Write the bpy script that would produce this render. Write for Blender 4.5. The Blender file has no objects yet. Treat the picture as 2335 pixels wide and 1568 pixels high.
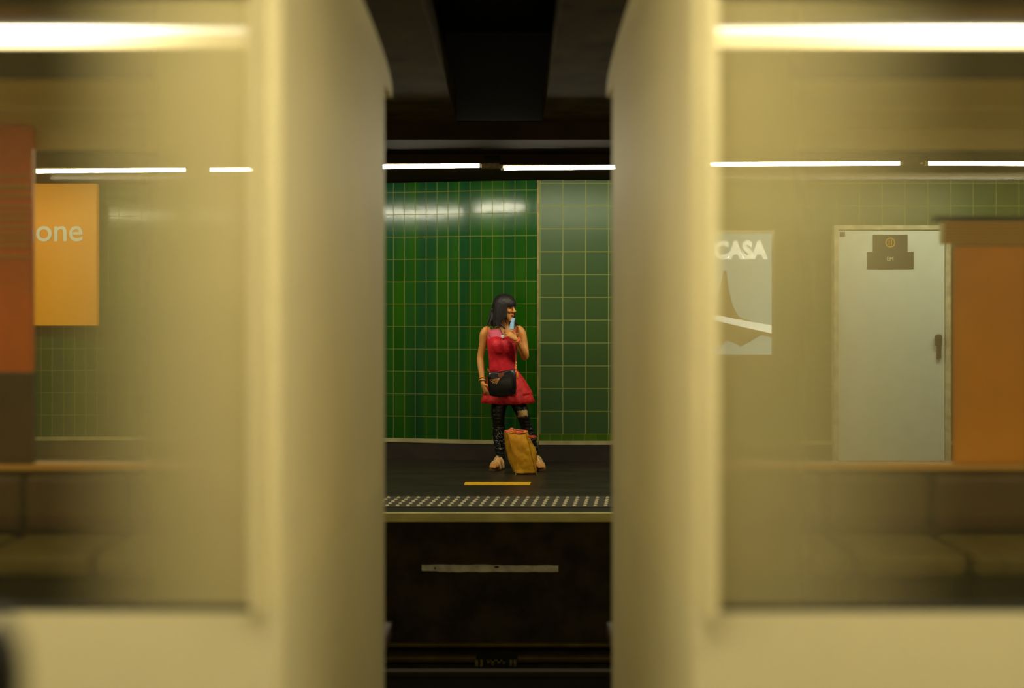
import bpy, bmesh, math, random
from mathutils import Vector, Matrix, Euler
random.seed(7)
S = bpy.context.scene
COL = S.collection
PI = math.pi
F = 2416.0            # focal length in photo pixels (frame 2335 x 1568)
H = 1.5               # camera height above the platforms
CX, YH = 1167.5, 715.0

# ------------------------------------------------------------ camera, world, exposure
cam_d = bpy.data.cameras.new('camera'); cam = bpy.data.objects.new('camera', cam_d); COL.objects.link(cam)
cam.location = (0, 0, H); cam.rotation_euler = (PI/2, 0, 0)
cam_d.sensor_width = 36; cam_d.lens = 36*F/2335; cam_d.shift_y = -(784-YH)/2335
cam_d.clip_start = 0.05; cam_d.clip_end = 100
cam_d.dof.use_dof = True; cam_d.dof.focus_distance = 9.7; cam_d.dof.aperture_fstop = 0.62
S.camera = cam
S.view_settings.view_transform = 'Standard'; S.view_settings.look = 'None'
S.view_settings.gamma = 1; S.view_settings.use_curve_mapping = False
S.view_settings.exposure = 0.0
w = bpy.data.worlds.new('tunnel_air'); S.world = w; w.use_nodes = True
w.node_tree.nodes['Background'].inputs[0].default_value = (1, .82, .5, 1)
w.node_tree.nodes['Background'].inputs[1].default_value = 0.02
TUBE = 130.0           # emission of the far platform tubes
NEAR_TUBE = 38.0      # emission of the near platform tubes (behind the camera)
CABIN = 4.2           # emission of the train ceiling lights

# ------------------------------------------------------------ helpers
def P(x, y, d):
    "photo position at a known depth d"
    return Vector(((x-CX)*d/F, d, H-(y-YH)*d/F))

def lin(c):
    return tuple(((v/255)/12.92 if v/255 <= .04045 else ((v/255+.055)/1.055)**2.4) for v in c)

def mat(name, rgb, rough=.6, metal=0., noise=0., nscale=8., bump=0., bscale=40., spec=.5, rgb2=None, stretch=None):
    m = bpy.data.materials.new(name); m.use_nodes = True
    nt = m.node_tree; b = nt.nodes['Principled BSDF']
    c = lin(rgb)
    b.inputs['Roughness'].default_value = rough; b.inputs['Metallic'].default_value = metal
    b.inputs['Specular IOR Level'].default_value = spec
    b.inputs['Base Color'].default_value = (*c, 1)
    if noise or bump:
        tc = nt.nodes.new('ShaderNodeTexCoord'); mp = nt.nodes.new('ShaderNodeMapping')
        nt.links.new(tc.outputs['Object'], mp.inputs[0])
        if stretch: mp.inputs['Scale'].default_value = stretch
    if noise:
        n = nt.nodes.new('ShaderNodeTexNoise'); n.inputs['Scale'].default_value = nscale; n.inputs['Detail'].default_value = 5
        nt.links.new(mp.outputs[0], n.inputs['Vector'])
        r = nt.nodes.new('ShaderNodeValToRGB')
        r.color_ramp.elements[0].position = .38; r.color_ramp.elements[1].position = .64
        c2 = lin(rgb2) if rgb2 else tuple(v*(1-noise) for v in c)
        r.color_ramp.elements[0].color = (*c2, 1); r.color_ramp.elements[1].color = (*c, 1)
        nt.links.new(n.outputs['Fac'], r.inputs[0]); nt.links.new(r.outputs[0], b.inputs['Base Color'])
    if bump:
        n2 = nt.nodes.new('ShaderNodeTexNoise'); n2.inputs['Scale'].default_value = bscale; n2.inputs['Detail'].default_value = 4
        nt.links.new(mp.outputs[0], n2.inputs['Vector'])
        bp = nt.nodes.new('ShaderNodeBump'); bp.inputs['Strength'].default_value = bump; bp.inputs['Distance'].default_value = .01
        nt.links.new(n2.outputs['Fac'], bp.inputs['Height']); nt.links.new(bp.outputs[0], b.inputs['Normal'])
    return m

def emis(name, rgb, k, base=(.8, .8, .8)):
    m = bpy.data.materials.new(name); m.use_nodes = True
    b = m.node_tree.nodes['Principled BSDF']
    b.inputs['Base Color'].default_value = (*base, 1)
    b.inputs['Emission Color'].default_value = (*rgb, 1); b.inputs['Emission Strength'].default_value = k
    return m

def glass(name, haze, haze_rgb=(206, 192, 136), ramp=None):
    "pane with a pale cream haze painted into it: haze = how much of the pane it covers"
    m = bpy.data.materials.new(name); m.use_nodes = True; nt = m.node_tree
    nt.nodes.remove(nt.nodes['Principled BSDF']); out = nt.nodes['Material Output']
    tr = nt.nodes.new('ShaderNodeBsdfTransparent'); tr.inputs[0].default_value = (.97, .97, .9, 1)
    df = nt.nodes.new('ShaderNodeBsdfDiffuse'); df.inputs[0].default_value = (*lin(haze_rgb), 1)
    tl = nt.nodes.new('ShaderNodeBsdfTranslucent'); tl.inputs[0].default_value = (*lin(haze_rgb), 1)
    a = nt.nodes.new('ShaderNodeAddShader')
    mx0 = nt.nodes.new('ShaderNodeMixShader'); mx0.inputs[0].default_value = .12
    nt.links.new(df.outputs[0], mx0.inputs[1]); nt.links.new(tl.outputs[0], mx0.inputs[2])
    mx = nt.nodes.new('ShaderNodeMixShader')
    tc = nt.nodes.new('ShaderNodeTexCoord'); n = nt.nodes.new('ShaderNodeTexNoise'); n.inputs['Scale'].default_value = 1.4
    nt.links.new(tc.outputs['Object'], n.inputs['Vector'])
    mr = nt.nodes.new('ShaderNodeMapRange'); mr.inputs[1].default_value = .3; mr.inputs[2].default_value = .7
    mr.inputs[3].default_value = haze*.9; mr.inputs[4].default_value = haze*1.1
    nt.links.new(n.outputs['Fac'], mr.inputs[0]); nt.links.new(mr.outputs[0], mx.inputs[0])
    if ramp:        # painted haze for the passing train's blur, densest beside the carriage end
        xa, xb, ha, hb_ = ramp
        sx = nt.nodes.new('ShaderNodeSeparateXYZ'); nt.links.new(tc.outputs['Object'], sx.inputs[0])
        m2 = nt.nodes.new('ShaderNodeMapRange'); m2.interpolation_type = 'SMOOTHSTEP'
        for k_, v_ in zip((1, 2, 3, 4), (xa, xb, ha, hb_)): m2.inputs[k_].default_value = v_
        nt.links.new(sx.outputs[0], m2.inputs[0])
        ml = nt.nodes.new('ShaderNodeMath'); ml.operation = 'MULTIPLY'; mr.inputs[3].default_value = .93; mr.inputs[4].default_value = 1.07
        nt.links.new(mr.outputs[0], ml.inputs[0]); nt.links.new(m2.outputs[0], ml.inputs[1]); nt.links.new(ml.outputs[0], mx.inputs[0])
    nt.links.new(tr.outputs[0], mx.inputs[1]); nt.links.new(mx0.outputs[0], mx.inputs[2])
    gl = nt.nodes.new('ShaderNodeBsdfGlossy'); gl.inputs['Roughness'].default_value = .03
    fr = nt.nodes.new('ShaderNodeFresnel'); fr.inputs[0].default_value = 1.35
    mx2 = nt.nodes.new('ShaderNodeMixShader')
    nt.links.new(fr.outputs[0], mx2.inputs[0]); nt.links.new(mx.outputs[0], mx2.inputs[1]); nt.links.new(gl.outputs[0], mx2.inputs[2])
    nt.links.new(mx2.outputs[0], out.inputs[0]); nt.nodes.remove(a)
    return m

def tiles(name, c1, c2, grout, tw, th, gw, rough=.18, vary=.5, refl_streak=None):
    m = bpy.data.materials.new(name); m.use_nodes = True; nt = m.node_tree; b = nt.nodes['Principled BSDF']
    uv = nt.nodes.new('ShaderNodeUVMap'); uv.uv_map = 'UVMap'
    br = nt.nodes.new('ShaderNodeTexBrick'); br.offset = 0; br.squash = 1
    br.inputs['Scale'].default_value = 1; br.inputs['Brick Width'].default_value = tw; br.inputs['Row Height'].default_value = th
    br.inputs['Mortar Size'].default_value = gw; br.inputs['Mortar Smooth'].default_value = .1; br.inputs['Bias'].default_value = 0
    br.inputs['Color1'].default_value = (*lin(c1), 1); br.inputs['Color2'].default_value = (*lin(c2), 1)
    br.inputs['Mortar'].default_value = (*lin(grout), 1)
    nt.links.new(uv.outputs[0], br.inputs['Vector'])
    last = br.outputs['Color']
    if refl_streak:  # reflections on the glossy tiles, painted into the colour as upright streaks
        mp = nt.nodes.new('ShaderNodeMapping'); mp.inputs['Scale'].default_value = (4.5, .25, 1)
        nt.links.new(uv.outputs[0], mp.inputs[0])
        n = nt.nodes.new('ShaderNodeTexNoise'); n.inputs['Scale'].default_value = 1.0; n.inputs['Detail'].default_value = 2
        nt.links.new(mp.outputs[0], n.inputs['Vector'])
        r = nt.nodes.new('ShaderNodeValToRGB'); r.color_ramp.elements[0].position = .42; r.color_ramp.elements[1].position = .6
        r.color_ramp.elements[0].color = (0, 0, 0, 1); r.color_ramp.elements[1].color = (1, 1, 1, 1)
        nt.links.new(n.outputs['Fac'], r.inputs[0])
        mx = nt.nodes.new('ShaderNodeMix'); mx.data_type = 'RGBA'; mx.blend_type = 'MIX'
        ml = nt.nodes.new('ShaderNodeMath'); ml.operation = 'MULTIPLY'
        sb = nt.nodes.new('ShaderNodeMath'); sb.operation = 'SUBTRACT'; sb.inputs[0].default_value = 1
        nt.links.new(br.outputs['Fac'], sb.inputs[1]); nt.links.new(r.outputs[0], ml.inputs[0]); nt.links.new(sb.outputs[0], ml.inputs[1])
        nt.links.new(ml.outputs[0], mx.inputs[0]); nt.links.new(last, mx.inputs[6]); mx.inputs[7].default_value = (*lin(refl_streak), 1)
        last = mx.outputs[2]
    nt.links.new(last, b.inputs['Base Color'])
    rr = nt.nodes.new('ShaderNodeMapRange'); rr.inputs[3].default_value = rough; rr.inputs[4].default_value = .8
    nt.links.new(br.outputs['Fac'], rr.inputs[0]); nt.links.new(rr.outputs[0], b.inputs['Roughness']); b.inputs['Specular IOR Level'].default_value = .3
    n3 = nt.nodes.new('ShaderNodeTexNoise'); n3.inputs['Scale'].default_value = 9; nt.links.new(uv.outputs[0], n3.inputs['Vector'])
    ad = nt.nodes.new('ShaderNodeMath'); ad.operation = 'SUBTRACT'; ml2 = nt.nodes.new('ShaderNodeMath'); ml2.operation = 'MULTIPLY'; ml2.inputs[1].default_value = .25
    nt.links.new(n3.outputs['Fac'], ml2.inputs[0]); nt.links.new(ml2.outputs[0], ad.inputs[0]); nt.links.new(br.outputs['Fac'], ad.inputs[1])
    bp = nt.nodes.new('ShaderNodeBump'); bp.inputs['Strength'].default_value = .5; bp.inputs['Distance'].default_value = .004
    nt.links.new(ad.outputs[0], bp.inputs['Height']); nt.links.new(bp.outputs[0], b.inputs['Normal'])
    return m

def obj(name, bm, m, parent=None, smooth=False, bev=0, mods=None):
    me = bpy.data.meshes.new(name)
    bmesh.ops.recalc_face_normals(bm, faces=bm.faces[:])
    bm.to_mesh(me); bm.free()
    if smooth: me.polygons.foreach_set('use_smooth', [True]*len(me.polygons))
    o = bpy.data.objects.new(name, me); COL.objects.link(o)
    for k in (m if isinstance(m, (list, tuple)) else [m]): me.materials.append(k)
    if parent:
        o.parent = parent; o.matrix_parent_inverse = Matrix.Translation(-world_loc(parent))
    if bev:
        bv = o.modifiers.new('bevel', 'BEVEL'); bv.width = bev; bv.segments = 2; bv.limit_method = 'ANGLE'
    return o

def world_loc(o):
    v = Vector(o.location)
    while o.parent:
        v = v + o.matrix_parent_inverse.to_translation(); o = o.parent; v = v + Vector(o.location)
    return v

def thing(name, label, cat, loc=(0, 0, 0), group=None):
    o = bpy.data.objects.new(name, None); COL.objects.link(o); o.location = loc; o.empty_display_size = .1
    o['label'] = label; o['category'] = cat
    if group: o['group'] = group
    return o

def tag(o, label, cat, group=None):
    o['label'] = label; o['category'] = cat
    if group: o['group'] = group
    return o

def struct(o, label, cat):
    o['kind'] = 'structure'; o['label'] = label; o['category'] = cat; return o

def box(bm, x0, x1, y0, y1, z0, z1):
    vs = [bm.verts.new(p) for p in ((x0,y0,z0),(x1,y0,z0),(x1,y1,z0),(x0,y1,z0),(x0,y0,z1),(x1,y0,z1),(x1,y1,z1),(x0,y1,z1))]
    for f in ((0,1,2,3),(4,5,6,7),(0,1,5,4),(1,2,6,5),(2,3,7,6),(3,0,4,7)): bm.faces.new([vs[i] for i in f])
    return vs

def B(*a):
    bm = bmesh.new(); box(bm, *a); return bm

def loft(bm, rings, cap=True, closed=True):
    R = [[bm.verts.new(p) for p in r] for r in rings]
    n = len(R[0])
    for a, b in zip(R, R[1:]):
        for i in range(n if closed else n-1):
            bm.faces.new((a[i], a[(i+1) % n], b[(i+1) % n], b[i]))
    if cap:
        bm.faces.new(R[0]); bm.faces.new(list(reversed(R[-1])))

def ell(c, a, b, n=24, f=None):
    c = Vector(c)
    out = []
    for i in range(n):
        t = 2*PI*i/n; k = f(t) if f else 1
        out.append(c + Vector(a)*math.cos(t)*k + Vector(b)*math.sin(t)*k)
    return out

def tube(bm, pts, rad, n=12, flat=1., up=None, cap=True, close=False):
    pts = [Vector(p) for p in pts]
    if not isinstance(rad, (list, tuple)): rad = [rad]*len(pts)
    rings = []; prev = None
    for i, p in enumerate(pts):
        d = (pts[min(i+1, len(pts)-1)] - pts[max(i-1, 0)]).normalized()
        if prev is None:
            u = Vector(up) if up else (Vector((0, 0, 1)) if abs(d.z) < .9 else Vector((0, 1, 0)))
        else: u = prev
        u = (u - d*u.dot(d)).normalized(); prev = u; v = d.cross(u)
        rings.append(ell(p, v*rad[i], u*rad[i]*flat, n))
    # rounded ends
    if cap and not close:
        d0 = (pts[0]-pts[1]).normalized(); d1 = (pts[-1]-pts[-2]).normalized()
        def shrink(r, c, k, off): return [c + (p-c)*k + off for p in r]
        r0, r1 = rings[0], rings[-1]
        rings = [shrink(r0, pts[0], .4, d0*rad[0]*.85), shrink(r0, pts[0], .8, d0*rad[0]*.5)] + rings + \
                [shrink(r1, pts[-1], .8, d1*rad[-1]*.5), shrink(r1, pts[-1], .4, d1*rad[-1]*.85)]
    loft(bm, rings, cap)

def smoothpts(pts, rad, k=4):
    "Catmull-Rom through the points"
    pts = [Vector(p) for p in pts]; out = []; ro = []
    for i in range(len(pts)-1):
        a, b, c, d = pts[max(i-1, 0)], pts[i], pts[i+1], pts[min(i+2, len(pts)-1)]
        for j in range(k):
            t = j/k
            out.append(.5*((2*b)+(c-a)*t+(2*a-5*b+4*c-d)*t*t+(3*b-3*c+d-a)*t**3)); ro.append(rad[i]*(1-t)+rad[i+1]*t)
    out.append(pts[-1]); ro.append(rad[-1])
    return out, ro

def blob(bm, c, r, n=16, rot=None):
    M = Matrix.Translation(Vector(c)) @ (rot if rot else Matrix.Identity(4)) @ Matrix.Diagonal((*r, 1))
    bmesh.ops.create_uvsphere(bm, u_segments=n, v_segments=max(6, n//2+2), radius=1, matrix=M)

def text(name, s, size, m, loc, parent, ext=.003, align='LEFT', bold=0., sx=1.):
    cu = bpy.data.curves.new(name, 'FONT'); cu.body = s; cu.size = size; cu.extrude = ext; cu.align_x = align; cu.offset = bold
    t = bpy.data.objects.new(name, cu); COL.objects.link(t); bpy.context.view_layer.update()
    me = bpy.data.meshes.new_from_object(t.evaluated_get(bpy.context.evaluated_depsgraph_get()))
    bpy.data.objects.remove(t); me.name = name; me.materials.clear(); me.materials.append(m)
    me.transform(Matrix.Translation(loc) @ Euler((PI/2, 0, 0)).to_matrix().to_4x4() @ Matrix.Diagonal((sx, 1, 1, 1)))
    o = bpy.data.objects.new(name, me); COL.objects.link(o)
    if parent: o.parent = parent; o.matrix_parent_inverse = Matrix.Translation(-world_loc(parent))
    return o

# ------------------------------------------------------------ materials
M = {}
M['asphalt'] = mat('asphalt', (44, 37, 26), .38, noise=.5, nscale=3, bump=.35, bscale=35, stretch=(.5, 2.5, 1), spec=.5)
M['skirting'] = mat('skirting', (46, 36, 26), .6, noise=.4, nscale=5)
M['strip'] = mat('strip', (176, 164, 118), .5, noise=.25, nscale=6)
M['edge'] = mat('edge', (226, 212, 136), .7, noise=.25, nscale=9, stretch=(.4, 1, 1))
M['tile_l'] = tiles('tile_l', (17, 68, 5), (30, 80, 4), (104, 112, 44), .1165, .2325, .0032, .14, refl_streak=(10, 62, 30))
M['tile_r'] = tiles('tile_r', (50, 78, 40), (60, 82, 38), (128, 132, 66), .2325, .2325, .0045, .35)
M['tile_s'] = tiles('tile_s', (54, 90, 10), (74, 104, 12), (110, 110, 44), .1165, .075, .003, .3)
M['concrete'] = mat('concrete', (92, 76, 38), .9, spec=.05, noise=.4, nscale=3, bump=.2)
M['dark_concrete'] = mat('dark_concrete', (40, 34, 26), .9, spec=.05, noise=.5, nscale=2.5, bump=.2)
M['soffit'] = mat('soffit', (52, 40, 22), .9, spec=.02, noise=.3, nscale=2)
M['pit'] = mat('pit', (64, 55, 34), .85, spec=.1, noise=.5, nscale=4, bump=.3)
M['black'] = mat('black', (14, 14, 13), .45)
M['rubber'] = mat('rubber', (20, 20, 18), .7)
M['paint_y'] = mat('paint_y', (226, 176, 30), .5, noise=.15, nscale=20)
M['stud'] = mat('stud', (238, 226, 176), .4)
M['cream'] = mat('cream', (222, 208, 152), .7, noise=.06, nscale=1.5)
M['cream_in'] = mat('cream_in', (226, 212, 136), .5, noise=.06, nscale=2)
M['lower'] = mat('lower', (224, 212, 160), .5, noise=.04, nscale=1.2)
M['brown'] = mat('brown', (74, 44, 20), .6, noise=.2)
M['olive'] = mat('olive', (104, 92, 34), .7, noise=.25, nscale=14)
M['tan'] = mat('tan', (206, 150, 60), .5)
M['orange'] = mat('orange', (240, 154, 6), .45, noise=.12, nscale=3)
M['orange_red'] = mat('orange_red', (240, 116, 6), .45, noise=.2, nscale=3)
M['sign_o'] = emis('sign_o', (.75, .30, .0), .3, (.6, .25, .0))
M['steel'] = mat('steel', (190, 186, 170), .25, metal=.9)
M['grey'] = mat('grey', (214, 208, 182), .6, noise=.35, nscale=12, bump=.3)
M['white'] = mat('white', (226, 226, 214), .5)
M['door'] = mat('door', (220, 232, 240), .35, noise=.05)
M['plate'] = mat('plate', (52, 50, 44), .5)
M['ring'] = mat('ring', (216, 170, 30), .5)
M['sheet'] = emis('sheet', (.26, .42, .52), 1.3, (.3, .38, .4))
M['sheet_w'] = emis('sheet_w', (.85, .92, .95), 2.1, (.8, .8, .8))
M['sheet_b'] = mat('sheet_b', (150, 124, 80), .5)
_x = lambda px: (px-CX)*2.6/F
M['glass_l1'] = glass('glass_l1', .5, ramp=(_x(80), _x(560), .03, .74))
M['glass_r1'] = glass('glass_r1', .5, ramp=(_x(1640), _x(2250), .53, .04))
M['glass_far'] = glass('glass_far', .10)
M['tube'] = emis('tube', (1, .93, .68), TUBE)
M['tube_near'] = emis('tube_near', (1, .91, .68), NEAR_TUBE)
M['cabin'] = emis('cabin', (1, .80, .42), CABIN)
M['cabin_hot'] = emis('cabin_hot', (1, .92, .74), CABIN*2.2)
M['cabin_or'] = emis('cabin_or', (1, .30, .02), CABIN*.9)

# ------------------------------------------------------------ station shell
EDGE, WALL, SOF = 8.0, 10.8, 2.86
NEAR = 2.42
def uvface(bm, pts, uvs):
    uvl = bm.loops.layers.uv.get('UVMap') or bm.loops.layers.uv.new('UVMap')
    f = bm.faces.new([bm.verts.new(p) for p in pts])
    for l, q in zip(f.loops, uvs): l[uvl].uv = q

# left wall curves away from the joint
XJ = (1226-CX)*WALL/F
zs0, zs1, zt0 = .168, .204, .272        # pale strip, small tiles, big tiles
lp = [(XJ, WALL), (-.3, WALL+.07), (-1.14, WALL+.22), (-2.4, WALL+.34), (-4, WALL+.38), (-6, WALL+.32), (-9.5, WALL+.05)]
rp = [(XJ+.012, WALL), (9.5, WALL)]
def wallstrip(name, path, z0, z1, m, off=0., label='', cat='wall', v0=None, u0=0, back=.15):
    bm = bmesh.new(); s = u0
    for a, b in zip(path, path[1:]):
        L = math.dist(a, b); v = z0 if v0 is None else v0
        uvface(bm, [(a[0], a[1]+off, z0), (b[0], b[1]+off, z0), (b[0], b[1]+off, z1), (a[0], a[1]+off, z1)],
               [(s, v), (s+L, v), (s+L, v+z1-z0), (s, v+z1-z0)])
        uvface(bm, [(a[0], a[1]+back, z0), (b[0], b[1]+back, z0), (b[0], b[1]+back, z1), (a[0], a[1]+back, z1)], [(0, 0)]*4)
        for z in (z0, z1): uvface(bm, [(a[0], a[1]+off, z), (b[0], b[1]+off, z), (b[0], b[1]+back, z), (a[0], a[1]+back, z)], [(0, 0)]*4)
        s += L
    o = obj(name, bm, m); return struct(o, label, cat)
wallstrip('wall_left', lp, zs1, 3.0, M['tile_l'], label='wall of glossy vivid green narrow tiles behind the standing woman', v0=0)
wallstrip('wall_right', rp, zt0, 3.0, M['tile_r'], label='wall of square dull green tiles right of the joint', v0=0, u0=-.012)
wallstrip('wall_back', rp, zs1, zt0, M['tile_s'], off=-.004, label='row of small bright green tiles at the foot of the wall', v0=0)
for nm, pth, lb in (('trim_1', lp, 'pale ledge strip under the vivid green tiles'), ('trim_2', rp, 'pale ledge strip under the dull green tiles')):
    wallstrip(nm, pth, zs0, zs1, M['strip'], off=-.03, label=lb, cat='trim')
for nm, pth, lb in (('baseboard_left', lp, 'black skirting under the vivid green tiles'), ('baseboard_right', rp, 'black skirting under the dull green tiles')):
    wallstrip(nm, pth, 0, zs0, M['skirting'], off=-.022, label=lb, cat='baseboard')
bm = bmesh.new(); box(bm, XJ-.006, XJ+.012, WALL-.01, WALL+.1, 0, 3.0)
struct(obj('trim_3', bm, mat('joint', (150, 134, 70), .6, noise=.4, nscale=10)), 'thin vertical joint between the two tiled walls', 'trim')

struct(obj('floor', B(-9.5, 9.5, EDGE, WALL+.6, -.25, 0), M['asphalt']), 'dark worn asphalt platform floor under the woman', 'floor')
struct(obj('trim_4', B(-9.5, 9.5, EDGE-.03, EDGE-.001, -.068, .002), M['edge'], bev=.004), 'pale stone edge of the far platform', 'trim')
struct(obj('wall_front', B(-9.5, 9.5, EDGE+.02, EDGE+.14, -1.1, -.251), M['pit']), 'dark front face of the far platform above the track', 'wall')
struct(obj('trim_5', B(-9.5, 9.5, EDGE-.001, EDGE+.02, -1.1, -.068), M['pit']), 'dark facing under the pale platform edge', 'trim')
struct(obj('floor_track', B(-9.5, 9.5, 2.3, EDGE+.02, -1.25, -1.1), M['pit']), 'dark track bed between the platforms', 'floor')
struct(obj('floor_near', B(-9.5, 9.5, -2.6, NEAR, -1.25, 0), M['asphalt']), 'near platform floor', 'floor')
struct(obj('wall_near', B(-9.5, 9.5, -2.8, -2.6, 0, 3.2), M['cream_in']), 'wall behind the viewer', 'wall')
for sx, nm in ((-1, 'wall_west'), (1, 'wall_east')):
    struct(obj(nm, B(*sorted((sx*9.5, sx*9.7)), -2.8, 11.5, -1.25, 3.8), M['dark_concrete']), 'dark end of the station hall', 'wall')
# ceiling slabs over the tracks with a deep dark slot between them
bm = bmesh.new(); box(bm, -9.5, -.434, 2.0, 8.3, 3.0, 3.2)
struct(obj('ceiling', bm, M['concrete']), 'concrete ceiling slab over the tracks, left of the slot', 'ceiling')
bm = bmesh.new(); box(bm, .24, 9.5, 2.0, 8.3, 3.0, 3.2)
struct(obj('ceiling_right', bm, M['concrete']), 'concrete ceiling slab over the tracks, right of the slot', 'ceiling')
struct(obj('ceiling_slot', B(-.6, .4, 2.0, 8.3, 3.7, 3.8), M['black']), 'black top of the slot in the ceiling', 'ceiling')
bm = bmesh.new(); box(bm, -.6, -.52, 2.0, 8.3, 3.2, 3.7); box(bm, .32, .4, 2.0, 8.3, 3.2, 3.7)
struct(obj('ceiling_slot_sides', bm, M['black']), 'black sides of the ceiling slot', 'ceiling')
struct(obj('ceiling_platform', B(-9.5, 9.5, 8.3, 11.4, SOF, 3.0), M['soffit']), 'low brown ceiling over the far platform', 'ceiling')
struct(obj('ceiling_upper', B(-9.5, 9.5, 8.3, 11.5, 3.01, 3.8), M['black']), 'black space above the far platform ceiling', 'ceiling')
struct(obj('ceiling_near', B(-9.5, 9.5, -2.8, 2.0, 3.0, 3.2), M['cream_in']), 'ceiling over the near platform', 'ceiling')

# tactile stud strip
t = thing('tactile_strip', 'strip of white tactile studs along the far platform edge', 'tactile strip', (0, 8.4, 0))
bm = B(-6, 6, 8.2, 8.69, 0, .006)
obj('strip_base', bm, mat('strip_base', (66, 58, 38), .6, noise=.3), t)
bm = bmesh.new()
nrow = 5
for r in range(nrow):
    y = 8.245 + r*.094
    for i in range(-75, 76):
        bmesh.ops.create_cone(bm, cap_ends=True, segments=10, radius1=.0155, radius2=.011, depth=.007, matrix=Matrix.Translation((i*.081 + r*.012, y, .0095)))
so = obj('stud', bm, M['stud'], t); so['kind'] = 'stuff'; so['label'] = 'white raised studs'

# yellow waiting line
pa, pb = P(1059, 1106, 1), P(1210, 1099, 1)
def onfloor(x, y):
    d = H*F/(y-YH); return Vector(((x-CX)*d/F, d, 0))
q = [onfloor(1058, 1106.5), onfloor(1208, 1106.5), onfloor(1211, 1099), onfloor(1061, 1099)]
bm = bmesh.new(); lo = [bm.verts.new((p.x, p.y, .0005)) for p in q]; hi = [bm.verts.new((p.x, p.y, .004)) for p in q]
bm.faces.new(lo); bm.faces.new(hi)
for i in range(4): bm.faces.new((lo[i], lo[(i+1) % 4], hi[(i+1) % 4], hi[i]))
tag(obj('floor_marking', bm, M['paint_y']), 'short yellow painted line on the dark platform floor below the tote bag', 'floor marking')

# board on the platform face
a, b = P(962, 1302, 8.0), P(1273, 1286, 8.0)
bm = bmesh.new(); n = 30; top, bot = [], []
for i in range(n+1):
    x = a.x+(b.x-a.x)*i/n
    top.append((x, b.z - random.random()*.004 - .004*(i > n*.5))); bot.append((x, a.z - random.random()*.004 + .006*(i < 4)))
for y in (7.985, 8.02):
    for i in range(n):
        bm.faces.new([bm.verts.new(p) for p in ((top[i][0], y, top[i][1]), (top[i+1][0], y, top[i+1][1]), (bot[i+1][0], y, bot[i+1][1]), (bot[i][0], y, bot[i][1]))])
for row in (top, bot):
    for i in range(n): bm.faces.new([bm.verts.new(p) for p in ((row[i][0], 7.985, row[i][1]), (row[i+1][0], 7.985, row[i+1][1]), (row[i+1][0], 8.02, row[i+1][1]), (row[i][0], 8.02, row[i][1]))])
for e in (0, n): bm.faces.new([bm.verts.new(p) for p in ((top[e][0], 7.985, top[e][1]), (top[e][0], 8.02, top[e][1]), (bot[e][0], 8.02, bot[e][1]), (bot[e][0], 7.985, bot[e][1]))])
bmesh.ops.remove_doubles(bm, verts=bm.verts[:], dist=.0005)
bd = thing('board', 'chipped grey board fixed to the dark front face of the far platform', 'board', ((a.x+b.x)/2, 8.0, a.z))
obj('plank', bm, M['grey'], bd)
p = P(1133, 1292, 7.985); obj('chipped_hole', B(p.x-.017, p.x+.014, 7.978, 7.99, p.z-.007, p.z+.006), M['black'], bd)
p = P(992, 1295, 7.985); bm = bmesh.new(); blob(bm, (p.x, 7.984, p.z), (.008, .004, .008), 8); obj('bolt', bm, M['black'], bd)

# conduits along the foot of the platform face and on the bed
for i, (y, z, r) in enumerate(((7.93, -.98, .022), (7.86, -1.06, .03))):
    bm = bmesh.new(); tube(bm, [(-9, y, z), (9, y, z)], r, 10)
    tag(obj('pipe', bm, M['concrete'], smooth=True), ('thinner upper pipe running along the foot of the far platform face', 'thicker lower pipe lying on the track bed by the far platform')[i], 'pipe', 'pipes in the track bed')
# rails of the far track
for i, y in enumerate((5.85, 7.3)):
    bm = bmesh.new(); box(bm, -9, 9, y-.06, y+.06, -1.1, -1.085); box(bm, -9, 9, y-.012, y+.012, -1.085, -.99); box(bm, -9, 9, y-.034, y+.034, -.99, -.955)
    tag(obj('rail', bm, mat('rail%d' % i, (64, 56, 44), .5, metal=.6)), ('rail of the empty far track, the nearer of the pair', 'rail of the empty far track, next to the far platform')[i], 'rail', 'rails of the far track')
# marked plate low in the pit
p = P(1133, 1545, 7.62)
t = thing('marker_plate', 'dark plate with worn pale marks low between the tracks', 'plate', (p.x, 7.62, -1.1))
obj('post', B(p.x-.02, p.x+.02, 7.64, 7.67, -1.1, -1.0), M['black'], t)
obj('plate', B(p.x-.15, p.x+.15, 7.62, 7.64, -1.085, -.95), M['black'], t)
bm = bmesh.new(); mk = [(-.145, .05), (-.11, .05), (-.06, .025), (-.03, .04), (.015, .025), (.05, .03), (.1, .045), (.13, .05)]
for i, (dx, hh) in enumerate(mk): box(bm, p.x+dx-.009, p.x+dx+.009, 7.614, 7.62, -.985-hh, -.985)
box(bm, p.x-.06, p.x+.06, 7.614, 7.62, -.997, -.985)
obj('worn_lettering', bm, mat('worn', (120, 108, 52), .8, noise=.6, nscale=40), t)

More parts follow.
